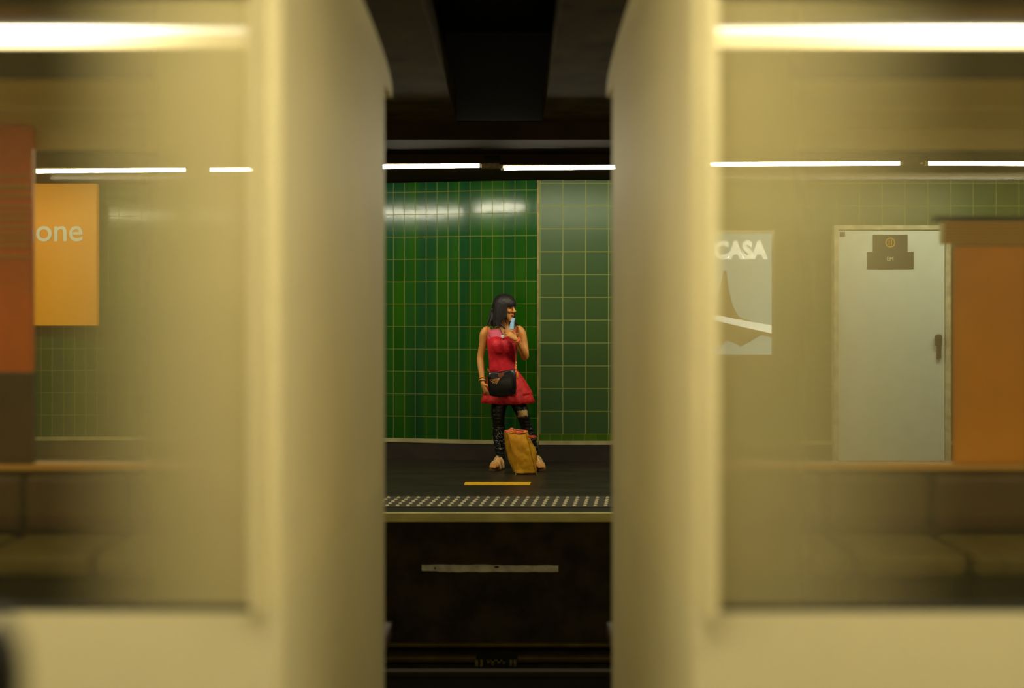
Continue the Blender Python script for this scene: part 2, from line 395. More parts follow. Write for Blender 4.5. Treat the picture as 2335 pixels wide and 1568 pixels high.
# ------------------------------------------------------------ fluorescent lights over the far platform
TD = 9.1
spans = [(-420, 20, 388, 388), (85, 425, 390, 387), (480, 830, 387, 385), (874, 1093, 380, 377), (1150, 1500, 383, 380), (1590, 2050, 375, 372), (2115, 2560, 372, 374)]
fl_lab = ['bright tube light left of the orange station sign', 'bright tube light above the orange station sign', 'tube light left of the gap between the carriages',
          'shorter bright tube light at the left of the gap, above the vivid green tiles', 'long bright tube light above the dull green tiles',
          'tube light above the pale poster and white door', 'rightmost tube light, beyond the white door']
for (x0, x1, y0, y1), lb in zip(spans, fl_lab):
    a, b = P(x0, y0, TD), P(x1, y1, TD)
    t = thing('fluorescent_light', lb, 'light', ((a.x+b.x)/2, TD, a.z), 'tube lights under the far platform ceiling')
    bm = bmesh.new(); tube(bm, [a, b], .017, 12, cap=False); obj('tube', bm, M['tube'], t, smooth=True)
    for e, s in ((a, -1), (b, 1)): obj('end_cap', B(*sorted((e.x, e.x+s*.03)), TD-.022, TD+.022, e.z-.02, e.z+.02), M['steel'], t)
    zt = max(a.z, b.z)+.018
    bm = B(a.x-.04, b.x+.04, TD-.085, TD+.085, zt, SOF-.012)
    for y in (TD-.085, TD+.077): box(bm, a.x-.04, b.x+.04, y, y+.008, zt-.014, zt+.002)
    obj('housing', bm, M['soffit'], t)
bm = B(-9, 9, TD-.08, TD+.09, SOF-.012, SOF-.001)
tag(obj('cable_tray', bm, M['soffit']), 'brown cable tray carrying the tube lights above the far platform', 'cable tray')
a = P(1097, 376, TD)
t = tag(obj('ballast_box', B(a.x, a.x+.19, TD-.04, TD+.02, a.z-.032, a.z+.012), mat('ballast', (120, 96, 40), .5, noise=.5, nscale=30), bev=.004),
        'small ribbed connector box between the two tube lights in the gap', 'connector box')

# near platform lights, above and behind the viewer
for i, x in enumerate((-5.4, -2.7, 0, 2.7, 5.4)):
    t = thing('ceiling_light', ('tube light over the near platform, at its far left end', 'tube light over the near platform, left of the viewer', 'tube light over the near platform, right above the viewer', 'tube light over the near platform, right of the viewer', 'tube light over the near platform, at its far right end')[i], 'light', (x, 1.45, 2.9), 'tube lights over the near platform')
    obj('diffuser', B(x-1.1, x+1.1, 1.37, 1.53, 2.86, 2.90), M['tube_near'], t)
    obj('housing', B(x-1.15, x+1.15, 1.33, 1.57, 2.90, 2.998), M['white'], t)

# ------------------------------------------------------------ things on the back wall
# orange station name board
bl = P(-330, 742, 11.05); tr = P(226, 420, 11.05)
t = thing('station_sign', 'orange station name board with large white letters on the back wall', 'sign', ((bl.x+tr.x)/2, 11.05, bl.z))
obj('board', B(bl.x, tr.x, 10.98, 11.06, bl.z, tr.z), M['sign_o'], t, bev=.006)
tx = P(190, 549, 10.97)
text('lettering', 'mone', .325, M['white'], (tx.x, 10.972, tx.z), t, align='RIGHT', bold=.004)
obj('wall_bracket', B(bl.x+.1, tr.x-.1, 11.05, 11.3, bl.z+.2, bl.z+.3), M['steel'], t)

# poster
pa, pb = P(1540, 808, 10.74), P(1759, 532, 10.74)
t = thing('poster', 'pale blue poster with fat white letters and a spire, on the dull green wall', 'poster', ((pa.x+pb.x)/2, 10.74, pa.z))
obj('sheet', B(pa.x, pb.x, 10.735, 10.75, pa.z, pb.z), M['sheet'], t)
obj('frame', (lambda bm: (box(bm, pa.x-.03, pa.x, 10.72, 10.798, pa.z-.03, pb.z+.03), box(bm, pb.x, pb.x+.03, 10.72, 10.798, pa.z-.03, pb.z+.03),
     box(bm, pa.x, pb.x, 10.72, 10.798, pa.z-.03, pa.z), box(bm, pa.x, pb.x, 10.72, 10.798, pb.z, pb.z+.03), bm)[-1])(bmesh.new()), M['steel'], t)
tx = P(1747, 588, 10.73)
text('lettering', 'ECASA', .235, M['sheet_w'], (tx.x, 10.731, tx.z), t, align='RIGHT', bold=.012, sx=.9)
# spire silhouette
prof = [(1618, 722), (1632, 705), (1640, 660), (1646, 640), (1650, 618), (1656, 618), (1660, 650), (1668, 690), (1676, 706), (1684, 722), (1759, 750), (1759, 770), (1730, 760), (1700, 765), (1690, 790), (1660, 775), (1640, 792), (1618, 780)]
bm = bmesh.new(); ps = [P(x, y, 10.733) for x, y in prof]
fr = [bm.verts.new((p.x, 10.730, p.z)) for p in ps]; bk = [bm.verts.new((p.x, 10.736, p.z)) for p in ps]
bm.faces.new(fr); bm.faces.new(bk)
for i in range(len(ps)): j = (i+1) % len(ps); bm.faces.new((fr[i], fr[j], bk[j], bk[i]))
bmesh.ops.triangulate(bm, faces=[f for f in bm.faces if len(f.verts) > 4])
obj('printed_spire', bm, M['sheet_b'], t)
pw, px_ = P(1614, 735, 1), P(1759, 765, 1)
bm = bmesh.new(); qs = [P(1614, 715, 10.73), P(1759, 742, 10.73), P(1759, 760, 10.73), P(1614, 727, 10.73)]
f1 = [bm.verts.new((p.x, 10.727, p.z)) for p in qs]; f2 = [bm.verts.new((p.x, 10.734, p.z)) for p in qs]; bm.faces.new(f1); bm.faces.new(f2)
for i in range(4): j = (i+1) % 4; bm.faces.new((f1[i], f1[j], f2[j], f2[i]))
obj('printed_band', bm, M['sheet_w'], t)

# white service door
da, db = P(1912, 1046, 10.72), P(2155, 525, 10.72)
t = bpy.data.objects.new('door_1', None); COL.objects.link(t); t.location = ((da.x+db.x)/2, 10.75, 0); struct(t, 'pale grey white service door with dark signs and a handle', 'door')
obj('door_leaf', B(da.x, db.x, 10.73, 10.79, .012, db.z), M['door'], t, bev=.004)
obj('door_frame', (lambda bm: (box(bm, da.x-.05, da.x-.006, 10.70, 10.79, 0, db.z+.05), box(bm, db.x+.006, db.x+.05, 10.70, 10.79, 0, db.z+.05), box(bm, da.x-.006, db.x+.006, 10.70, 10.79, db.z+.006, db.z+.05), bm)[-1])(bmesh.new()), M['grey'], t)
s1, s2 = P(1991, 574, 10.72), P(2069, 535, 10.72); g = obj('upper_sign', B(s1.x, s2.x, 10.715, 10.73, s1.z, s2.z), M['plate'], t)
s1b, s2b = P(1978, 613, 10.72), P(2083, 574, 10.72); g2 = obj('lower_sign', B(s1b.x, s2b.x, 10.715, 10.73, s1b.z, s2b.z), M['plate'], t)
c = P(2030, 553, 10.71); bm = bmesh.new(); tube(bm, [(c.x+.045*math.cos(k*PI/12), 10.712, c.z+.045*math.sin(k*PI/12)) for k in range(25)], .006, 6, up=(0, 1, 0), cap=False)
box(bm, c.x-.016, c.x-.007, 10.708, 10.716, c.z-.025, c.z+.025); box(bm, c.x+.007, c.x+.016, 10.708, 10.716, c.z-.025, c.z+.025)
obj('ring_emblem', bm, M['ring'], g)
c = P(2030, 594, 10.71); text('lettering', 'EM', .055, M['white'], (c.x, 10.712, c.z), g2, align='CENTER')
h0 = P(2140, 790, 10.7)
bm = bmesh.new(); box(bm, h0.x-.012, h0.x+.025, 10.68, 10.73, h0.z-.125, h0.z+.125); box(bm, h0.x-.04, h0.x+.025, 10.665, 10.70, h0.z+.01, h0.z+.115)
obj('handle', bm, M['plate'], t, bev=.008)
s = P(1921, 534, 10.72); obj('small_label', B(s.x-.025, s.x+.025, 10.72, 10.73, s.z-.025, s.z+.025), M['plate'], t)

# ------------------------------------------------------------ the metro train on the near track
D1, D2 = 2.6, 5.2
SILL, WTOP, CEIL, ROOF = .768, 2.30, 2.40, 2.72
def plan(path, th):
    "offset a plan polyline to the inside (left of travel)"
    out = []
    for i, p in enumerate(path):
        a = Vector(path[max(i-1, 0)]); b = Vector(path[min(i+1, len(path)-1)]); d = (b-a).normalized(); out.append((p[0]-d.y*th, p[1]+d.x*th))
    return out
def extr(bm, path, th, z0, z1, flip=1):
    inn = plan(path, th*flip)
    n = len(path)
    V = [[bm.verts.new((p[0], p[1], z)) for p in q] for q in (path, inn) for z in (z0, z1)]
    for i in range(n-1):
        bm.faces.new((V[0][i], V[0][i+1], V[1][i+1], V[1][i])); bm.faces.new((V[2][i], V[2][i+1], V[3][i+1], V[3][i]))
        bm.faces.new((V[0][i], V[0][i+1], V[2][i+1], V[2][i])); bm.faces.new((V[1][i], V[1][i+1], V[3][i+1], V[3][i]))
    for i in (0, n-1): bm.faces.new((V[0][i], V[1][i], V[3][i], V[2][i]))
def outline(xe, s, r=.05, r2=.5):
    "near side -> end wall -> far side corner path; s = +1: car lies to the left (-x)"
    p = []
    for k in range(9):
        t = k/8*PI/2; p.append((xe - s*r + s*r*math.sin(t), D1 + r - r*math.cos(t)))
    for k in range(9):
        t = k/8*PI/2; p.append((xe - s*r2 + s*r2*math.cos(t), D2 - r2 + r2*math.sin(t)))
    return p
def car(xe, s, label, near_panes, far_panes, xfar):
    """xe: end wall position; s=+1 left car, -1 right car; panes as (x0, x1, glass)"""
    xo = xfar
    t = thing('metro_car', label, 'metro car', (xe - s*3.5, 3.9, -1.1), 'metro cars on the near track')
    path = [(xo, D1)] + outline(xe, s) + [(xo, D2)]
    bm = bmesh.new(); extr(bm, path, .05, -.25, SILL, s); obj('lower_body', bm, M['lower'], t, smooth=False)
    bm = bmesh.new(); extr(bm, path, .05, WTOP, ROOF-.12, s); obj('upper_body', bm, M['cream'], t)
    # end wall with its corner posts at window height
    xn = near_panes[0][0] if s < 0 else near_panes[0][1]
    xf = far_panes[0][0] if s < 0 else far_panes[0][1]
    bm = bmesh.new(); extr(bm, [(xn, D1)] + outline(xe, s) + [(xf, D2)], .05, SILL, WTOP, s); obj('end_wall', bm, M['cream'], t, smooth=False)
    lo_, hi_ = sorted((xo, xe - s*.02))
    # roof, rounded towards the sides
    bm = bmesh.new(); rings = []
    for x in (lo_, hi_):
        r = []
        for k in range(17):
            a_ = PI*k/16; r.append((x, (D1+D2)/2 - (D2-D1)/2*math.cos(a_), ROOF-.12 + .14*math.sin(a_)))
        rings.append(r + [(x, D2, ROOF-.16), (x, D1, ROOF-.16)])
    loft(bm, rings); obj('roof', bm, M['cream'], t)
    obj('floor_panel', B(lo_, hi_-.0, D1+.05, D2-.05, -.06, 0), M['brown'], t)
    # ceiling bands
    def band(name, y0, y1, m, z0=CEIL, z1=CEIL+.04, **k): return obj(name, B(lo_+.03, hi_-.04, y0, y1, z0, z1), m, t, **k)
    band('ceiling_panel', D1+.05, 3.33, M['brown']); band('ceiling_panel', 4.06, D2-.05, M['cream_in'])
    band('ceiling_trim', 3.12, 3.16, M['steel'], CEIL-.012, CEIL)
    band('ceiling_trim', 4.62, 4.632, M['stud'], CEIL-.006, CEIL)
    band('light_rim', 3.33, 3.365, M['cabin_hot'], CEIL-.01, CEIL+.03)
    band('light_diffuser', 3.365, 3.58, M['cabin'], CEIL-.002, CEIL+.04)
    g = band('vent_channel', 3.58, 4.06, M['black'], CEIL+.03, CEIL+.06)
    for y in (3.60, 3.76, 3.90, 4.045):
        obj('vent_slat', B(lo_+.03, hi_-.04, y-.015, y+.015, CEIL-.004, CEIL+.03), M['rubber'], g)
    # undercarriage
    obj('underframe', B(lo_, hi_-.1*s if s > 0 else hi_, D1+.3, D2-.3, -.45, -.25), M['black'], t)
    for xw in (xe - s*1.3, xe - s*3.2):
        for y in (D1+.45, D2-.45):
            bm = bmesh.new(); bmesh.ops.create_cone(bm, cap_ends=True, segments=32, radius1=.42, radius2=.42, depth=.22, matrix=Matrix.Translation((xw, y, -.68)) @ Matrix.Rotation(PI/2, 4, 'X'))
            obj('wheel', bm, M['rubber'], t, bev=.03)
    # glazing
    for k, (x0, x1, gm, dy) in enumerate(near_panes):
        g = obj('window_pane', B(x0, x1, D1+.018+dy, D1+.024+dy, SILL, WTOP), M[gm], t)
    xa, xb = min(p[0] for p in near_panes), max(p[1] for p in near_panes)
    for z in (SILL, WTOP-.012): obj('window_gasket', B(xa, xb, D1+.001, D1+.04, z, z+.012), M['rubber'], t)
    xa2, xb2 = min(p[0] for p in far_panes), max(p[1] for p in far_panes)
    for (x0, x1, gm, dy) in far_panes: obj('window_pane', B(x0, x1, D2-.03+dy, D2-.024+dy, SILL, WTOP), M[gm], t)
    # far and near posts beyond the windows
    for yy in (D1, D2-.05):
        e = (xa if yy == D1 else xa2) if s > 0 else (xb if yy == D1 else xb2)
        a0, a1 = sorted((xo, e)); obj('side_panel', B(a0, a1, yy, yy+.05, SILL, WTOP), M['cream'], t)
    # inner lining and ledge below the far window
    obj('inner_lining', B(lo_+.05, hi_-.06, D2-.08, D2-.052, 0, SILL-.02), M['brown'], t)
    obj('window_ledge', B(lo_+.05, hi_-.06, D2-.14, D2-.052, SILL-.02, SILL+.015), M['tan'], t, bev=.008)
    return t
def xd(x, d): return (x-CX)*d/F
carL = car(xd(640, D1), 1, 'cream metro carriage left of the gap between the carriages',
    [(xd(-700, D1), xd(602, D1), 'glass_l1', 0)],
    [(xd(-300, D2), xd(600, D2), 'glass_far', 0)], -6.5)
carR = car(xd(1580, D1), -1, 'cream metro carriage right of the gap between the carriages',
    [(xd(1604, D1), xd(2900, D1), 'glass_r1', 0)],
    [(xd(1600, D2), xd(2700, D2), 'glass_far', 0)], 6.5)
# seats along the far side
def seat(cx, t, col):
    bm = bmesh.new(); yb = D2-.13
    box(bm, cx-.235, cx+.235, yb-.07, yb, .47, .735); sb = obj('seat_back', bm, M['brown'], t, bev=.03)
    bm = bmesh.new(); box(bm, cx-.235, cx+.235, yb-.50, yb-.05, .36, .46); obj('seat_cushion', bm, col, t, bev=.03)
    bm = bmesh.new(); box(bm, cx-.2, cx+.2, yb-.42, yb-.05, .0, .36); obj('seat_box', bm, M['black'], t)
for i in range(5): seat(xd(560, D2) - .26 - i*.5, carL, M['olive'])
for i in range(4): seat(xd(1620, D2) + .26 + i*.5, carR, M['olive'])
# orange partitions inside
PY = 5.06
g = obj('partition', B(xd(2178, PY), xd(2700, PY), PY, PY+.04, SILL+.015, P(0, 560, PY).z), M['orange'], carR, bev=.01)
z0, z1 = P(0, 556, PY).z, P(0, 505, PY).z
q_ = obj('vent_grille', B(xd(2150, PY), xd(2700, PY), PY-.01, PY+.04, z0, z1), M['cream_in'], g)
bm = bmesh.new()
for k in range(7): zz = z0+(z1-z0)*(k+.5)/7; box(bm, xd(2150, PY), xd(2700, PY), PY-.022, PY-.008, zz-.006, zz+.004)
obj('grille_bars', bm, M['tan'], q_)
obj('dark_rail', B(xd(2130, PY), xd(2700, PY), PY-.02, PY+.04, z1+.004, z1+.024), M['rubber'], g)
g = obj('partition', B(xd(-300, PY), xd(72, PY), PY, PY+.04, P(0, 850, PY).z, CEIL), M['orange_red'], carL, bev=.01)
obj('lower_panel', B(xd(-300, PY), xd(72, PY), PY, PY+.04, SILL+.015, P(0, 850, PY).z-.004), M['brown'], carL)
bm = bmesh.new()
for y in (402, 424, 430, 448, 470, 486, 500, 516, 532, 545, 560, 586): zz = P(0, y, PY).z; box(bm, xd(-300, PY), xd(68, PY), PY-.016, PY+.002, zz-.006, zz+.008)
obj('louvre', bm, M['tan'], g)
# coupler between the carriages
t = thing('coupler', 'dark coupler joining the two carriages under the gap', 'coupler', (-.05, 3.9, -.6))
bm = bmesh.new(); tube(bm, [(-.5, 3.9, -.45), (-.3, 3.9, -.45), (.2, 3.9, -.45), (.38, 3.9, -.45)], [.07, .09, .09, .07], 14); obj('drawbar', bm, M['black'], t)
obj('coupler_head', B(-.2, .1, 3.75, 4.05, -.58, -.33), M['rubber'], t, bev=.02)

# dark rounded post by the near platform edge, cut off by the frame
bm = bmesh.new(); c0 = P(-6, 1500, 1.25); rings = []
for z, r in ((0, .03), (c0.z-.02, .03), (c0.z+.0, .029), (c0.z+.02, .024), (c0.z+.04, .014), (c0.z+.055, .005)): rings.append(ell((c0.x, 1.25, z), (r, 0, 0), (0, r, 0), 24))
loft(bm, rings); tag(obj('post', bm, M['black'], smooth=True), 'dark rounded post close to the viewer at the lower left corner', 'post')

# ------------------------------------------------------------ the woman on the far platform
PD = 10.25
def W(px, py, dy=0.): v = P(px, py, PD); v.y += dy; return v
M['skin'] = mat('skin', (214, 146, 72), .5, noise=.12, nscale=14)
M['red'] = mat('red', (224, 26, 44), .6, noise=.5, nscale=26, rgb2=(196, 14, 36), bump=.2, bscale=60)
M['red_skirt'] = mat('red_skirt', (226, 34, 30), .65, noise=.5, nscale=30, rgb2=(182, 18, 22), bump=.3, bscale=60)
M['pink'] = mat('pink', (206, 84, 112), .6)
M['hair'] = mat('hair', (22, 13, 15), .55, noise=.4, nscale=60, stretch=(4, 4, .3))
M['legging'] = mat('legging', (24, 25, 26), .26, noise=.5, nscale=30, bump=.25, bscale=40, stretch=(1, 1, 3))
M['print'] = mat('print', (150, 146, 120), .6)
M['leather'] = mat('leather', (22, 22, 24), .33, noise=.3, nscale=12, bump=.15, bscale=30)
M['brown_l'] = mat('brown_l', (112, 52, 22), .45)
M['gold'] = mat('gold', (226, 160, 52), .3, metal=.8)
M['tassel'] = mat('tassel', (214, 150, 60), .5)
M['tote'] = mat('tote', (236, 176, 30), .42, noise=.35, nscale=5, rgb2=(206, 142, 16), bump=.6, bscale=9)
M['tote_pipe'] = mat('tote_pipe', (190, 138, 26), .5)
M['coral'] = mat('coral', (232, 108, 76), .5)
M['mask'] = mat('mask', (146, 190, 226), .7)
M['sole'] = mat('sole', (96, 66, 32), .6)
M['strap'] = mat('strap', (214, 180, 116), .5)
M['lip'] = mat('lip', (160, 66, 52), .45)
M['eye'] = mat('eye', (30, 20, 16), .3)

def hand(bm, wr, dirv, pal, thumb_side, curl, L=.175, open_=1., sp=1.05, fr=.92):
    """wr wrist point, dirv along the hand, pal palm normal, thumb_side: +1 thumb on (dirv x pal) side; curl list of 3 bend angles"""
    d = Vector(dirv).normalized(); p = Vector(pal); p = (p - d*p.dot(d)).normalized(); s = d.cross(p)*thumb_side
    k = L/.175
    rings = []
    for u, wdt, th in ((-.01, .026, .020), (.02, .031, .019), (.05, .039, .017), (.08, .041, .015), (.097, .038, .012)):
        rings.append(ell(wr + d*u*k, s*wdt*k, p*th*k, 16))
    loft(bm, rings)
    for i, (off, ln) in enumerate(((.029, .070), (.010, .079), (-.010, .074), (-.029, .058))):
        off *= sp; a = wr + d*.092*k + s*off*k; pts = [a - d*.02*k, a]; ang = .1 + .05*i; dd = d
        for seg, c in zip((.42, .32, .26), curl):
            ang += c*(1+.08*i); v = d*math.cos(ang) + p*math.sin(ang) + s*off*.6*open_
            pts.append(pts[-1] + v.normalized()*ln*k*seg)
        tube(bm, pts, [x_*k*fr for x_ in (.0095, .0095, .009, .0082, .0068)], 8)
    a = wr + d*.022*k + s*.024*k
    tube(bm, [a, a + (s*.85 + d*.6 + p*.25).normalized()*.038*k, a + (s*.85 + d*.6 + p*.25).normalized()*.038*k + (d*.8 + s*.3 + p*.45).normalized()*.03*k,
              a + (s*.85 + d*.6 + p*.25).normalized()*.038*k + (d*.8 + s*.3 + p*.45).normalized()*.03*k + (d*.8 - s*.05 + p*.6).normalized()*.024*k], [.014*k, .0115*k, .0105*k, .008*k], 8)

person = bmesh.new()
sc = PD/F
# torso: (py, cx, half width px, half depth m, dy)
torso = [(736, 1151, 10.5, .052, -.005), (743, 1149, 12, .056, -.0), (749, 1147, 22, .064, .005), (756, 1146, 33, .078, .005), (768, 1146, 34.5, .092, 0), (782, 1146, 33, .100, -.005),
         (800, 1146, 31, .098, 0), (822, 1147, 29, .090, 0), (842, 1148, 28.5, .088, 0), (862, 1152, 33, .100, .005), (885, 1157, 38, .112, .01), (905, 1159, 39.5, .112, .01), (920, 1160, 38, .10, .01)]
def trings(rows, grow=0., n=32, pw=.85):
    R = []
    for py, cx, hw, hd, dy in rows:
        c = W(cx, py, dy); a = hw*sc+grow; b = hd+grow
        R.append([c + Vector((math.copysign(abs(math.cos(2*PI*i/n))**pw, math.cos(2*PI*i/n))*a, math.copysign(abs(math.sin(2*PI*i/n))**pw, math.sin(2*PI*i/n))*b, 0)) for i in range(n)])
    return R
loft(person, trings(torso))
for sx, cx in ((-1, 1131), (1, 1159)): blob(person, W(cx, 786, -.072), (.058, .052, .056))
def limb(pts, k=5, flat=1., n=18):
    q, r = smoothpts([W(*p[:3]) for p in pts], [p[3] for p in pts], k); return q, r
# arms
ra = [(1111, 752, .01, .044), (1104, 762, .01, .045), (1101, 782, .02, .036), (1097, 803, .03, .033), (1095, 816, .03, .033), (1096, 830, .01, .034), (1098, 848, -.03, .028), (1100, 866, -.06, .021), (1101, 873, -.07, .020)]
la = [(1182, 751, .005, .044), (1189, 761, 0, .048), (1193, 782, -.01, .044), (1196, 800, -.03, .042), (1197, 812, -.05, .038), (1193, 803, -.10, .037), (1186, 789, -.15, .032), (1178, 775, -.19, .024), (1176, 772, -.2, .023)]
q, r = limb(ra); tube(person, q, r, 16)
q, r = limb(la[:5]); tube(person, q, r, 16)
q, r = limb([(1196, 813, -.045, .036)] + la[5:]); tube(person, q, r, 16)
hand(person, W(1101, 873, -.07), W(1111, 897, -.10)-W(1101, 873, -.07), (.75, .35, 0), 1, (.25, .35, .3), L=.175)
lw = W(1176, 772, -.2)
hand(person, lw, W(1159, 758, -.205)-lw, (-.35, .75, -.35), -1, (.38, .5, .4), L=.155, sp=1.12, fr=.82)
# legs
rl = [(1146, 905, .01, .078), (1140, 920, .01, .072), (1137, 935, 0, .064), (1136, 950, -.01, .055), (1137, 962, -.005, .050), (1137, 985, .02, .053), (1138, 1010, .02, .042), (1141, 1035, .01, .030), (1142, 1050, .01, .030), (1142, 1060, .0, .030)]
ll = [(1174, 905, .01, .080), (1182, 920, .0, .072), (1188, 935, -.02, .064), (1193, 948, -.02, .056), (1197, 962, -.01, .050), (1205, 985, .01, .053), (1212, 1008, .03, .043), (1219, 1035, .03, .030), (1221, 1050, .03, .030), (1222, 1060, .02, .030)]
for g in (rl, ll):
    q, r = limb(g); tube(person, q, r, 18)
# feet, with five toes each
def foot(bm, heel, yaw, toes=True):
    R_ = Matrix.Rotation(yaw, 3, 'Z'); f = R_ @ Vector((0, -1, 0)); s = R_ @ Vector((1, 0, 0)); h = Vector(heel)
    rings = []
    for u, w, hh in ((-.035, .018, .02), (-.02, .028, .034), (.02, .032, .05), (.06, .034, .045), (.10, .040, .032), (.14, .045, .022), (.165, .042, .016)):
        rings.append(ell(h + f*u + Vector((0, 0, hh)), s*w, Vector((0, 0, hh)), 16))
    loft(bm, rings)
    return f, s
FEET = []
for (px, py, dy, yaw, sd) in ((1142, 1056, .03, -.42, -1), (1221, 1056, .04, .30, 1)):
    v = W(px, py, dy); heel = Vector((v.x, v.y, .024)); f, s = foot(person, heel, yaw); FEET.append((heel, f, s, sd))
    for k, (off, ln, rr) in enumerate(((-.030, .045, .0125), (-.011, .042, .0095), (.007, .036, .009), (.022, .030, .0085), (.035, .022, .008))):
        o_ = off*sd; a = heel + f*.155 + s*o_ + Vector((0, 0, .014)); tube(person, [a - f*.02, a + f*ln*.6 + Vector((0, 0, .004)), a + f*ln - Vector((0, 0, .003))], [rr, rr, rr*.9], 8)
# neck and head
NK = [(1149, 748, .0, .056), (1149, 738, -.005, .052), (1151, 728, -.01, .050), (1152, 716, -.01, .048)]
q, r = limb(NK); tube(person, q, r, 16)
HC = W(1151.5, 705, -.02); HR = Euler((.06, 0, math.radians(56))).to_matrix().to_4x4()
HM = Matrix.Translation(HC) @ HR
hb = bmesh.new()
blob(hb, (0, .012, .035), (.076, .096, .088), 24)
rings = []
for z, w, y0, y1 in ((.07, .066, -.085, .06), (.045, .070, -.092, .06), (.02, .068, -.088, .05), (-.0, .066, -.088, .04), (-.025, .062, -.090, .03), (-.05, .055, -.092, .015), (-.075, .046, -.092, .0), (-.095, .034, -.090, -.02), (-.108, .02, -.083, -.04)):
    c = Vector((0, (y0+y1)/2, z)); rings.append(ell(c, Vector((w, 0, 0)), Vector((0, (y1-y0)/2, 0)), 24))
loft(hb, rings)
tube(hb, [(0, -.090, .028), (0, -.105, .002), (0, -.118, -.016), (0, -.108, -.022)], [.010, .011, .014, .012], 10)      # nose
for sx in (-1, 1):
    blob(hb, (sx*.011, -.104, -.018), (.009, .011, .008), 8)
    blob(hb, (sx*.035, -.082, -.012), (.024, .018, .02), 12)           # cheekbone
    tube(hb, [(sx*.012, -.094, .036), (sx*.032, -.090, .041), (sx*.052, -.075, .033)], [.007, .009, .006], 8)   # brow ridge
    blob(hb, (sx*.072, .012, -.005), (.008, .02, .032), 12)            # ear
tube(hb, [(-.024, -.084, -.052), (0, -.101, -.048), (.024, -.084, -.052)], [.004, .008, .004], 8)
tube(hb, [(-.02, -.084, -.060), (0, -.100, -.061), (.02, -.084, -.060)], [.004, .009, .004], 8)
blob(hb, (0, -.086, -.094), (.022, .016, .018), 12)
hb.transform(HM)
me_ = bpy.data.meshes.new('tmp'); hb.to_mesh(me_); hb.free(); person.from_mesh(me_); bpy.data.meshes.remove(me_)
body = obj('person', person, M['skin'], smooth=True)
rm = body.modifiers.new('fuse', 'REMESH'); rm.mode = 'VOXEL'; rm.voxel_size = .0038; rm.use_smooth_shade = True
sm_ = body.modifiers.new('soften', 'SMOOTH'); sm_.iterations = 5; sm_.factor = .5
tag(body, 'dark-haired woman in red dress and black leggings, one hand raised to her chest', 'person')

def kid(name, bm, m, smooth=True, par=None, **k): return obj(name, bm, m, par or body, smooth=smooth, **k)
# eyes, eyebrows, lips
for sx in (-1, 1):
    e = bmesh.new(); blob(e, (sx*.031, -.0875, .018), (.013, .007, .006), 12); e.transform(HM); kid('eye', e, M['eye'])
    e = bmesh.new(); tube(e, [(sx*.014, -.100, .040), (sx*.032, -.097, .046), (sx*.053, -.081, .038)], [.003, .004, .002], 8); e.transform(HM); kid('eyebrow', e, M['hair'])
e = bmesh.new(); tube(e, [(-.024, -.086, -.054), (-.01, -.101, -.050), (.01, -.101, -.050), (.024, -.086, -.054)], [.002, .0055, .0055, .002], 8); e.transform(HM); kid('upper_lip', e, M['lip'])
e = bmesh.new(); tube(e, [(-.02, -.086, -.061), (-.008, -.101, -.062), (.008, -.101, -.062), (.02, -.086, -.061)], [.002, .006, .006, .002], 8); e.transform(HM); kid('lower_lip', e, M['lip'])

# hair: overlapping locks from the crown, fringe at the brow, the rest to the shoulders
hr = bmesh.new(); rnd = random.Random(3)
iHM = HM.inverted()
blob(hr, (0, .018, .048), (.083, .100, .082), 24)
N = 84
for i in range(N):
    az = -PI + 2*PI*i/N
    front = abs(az) < math.radians(48)
    dx, dy = math.sin(az), -math.cos(az)
    a_, b_, c_ = .088, .108 + (.004 if front else 0), .096
    pts = []; rad = []
    zend = .038 if front else None
    for k in range(9):
        ph = .10 + k*(PI/2-.10)/8
        p_ = Vector((dx*a_*math.sin(ph), .012 + dy*b_*math.sin(ph), .045 + c_*math.cos(ph)))
        if front and p_.z < .05: break
        pts.append(p_); rad.append(.012)
    if front:
        e_ = pts[-1]; pts.append(Vector((e_.x*1.03, e_.y*1.02-.002, .044 + rnd.uniform(-.003, .004)))); rad.append(.008)
        pts.append(Vector((e_.x*1.03, e_.y*1.02-.003, .034+rnd.uniform(-.004, .004)))); rad.append(.005)
    else:
        side = min(1, (abs(az)-math.radians(48))/math.radians(40))
        e_ = pts[-1]; ln = (.115 + .085*side + rnd.uniform(-.02, .02))
        for k in range(1, 6):
            u = k/5
            pts.append(Vector((e_.x*(1+.13*u*side) , e_.y*(1+.10*u) - .012*u*(1-side), e_.z - ln*u - .0))); rad.append(.0125*(1-.55*u**2))
    pts = [p_ + Vector((rnd.uniform(-1, 1), rnd.uniform(-1, 1), 0))*.0016 for p_ in pts]
    tube(hr, pts, rad, 8)
hr.transform(HM)
# locks falling on the chest and shoulders
for (pts, r0) in (([(1135, 722, -.06), (1140, 735, -.085), (1147, 744, -.105), (1152, 750, -.11)], .015), ([(1130, 720, -.05), (1132, 735, -.08), (1138, 745, -.10)], .014),
                  ([(1124, 715, -.03), (1120, 730, -.05), (1116, 741, -.06)], .016), ([(1122, 705, -.02), (1117, 722, -.02), (1112, 737, -.03), (1109, 742, -.03)], .015),
                  ([(1170, 722, .03), (1174, 735, .02), (1181, 741, 0.0), (1184, 743, -.01)], .014), ([(1152, 725, -.06), (1155, 737, -.085), (1157, 746, -.11)], .008)):
    q, r = smoothpts([W(*p) for p in pts], [r0*(1-.6*k/(len(pts)-1)) for k in range(len(pts))], 4); tube(hr, q, r, 8)
h_ = kid('hair', hr, M['hair'])
rm = h_.modifiers.new('fuse', 'REMESH'); rm.mode = 'VOXEL'; rm.voxel_size = .0042; rm.use_smooth_shade = True

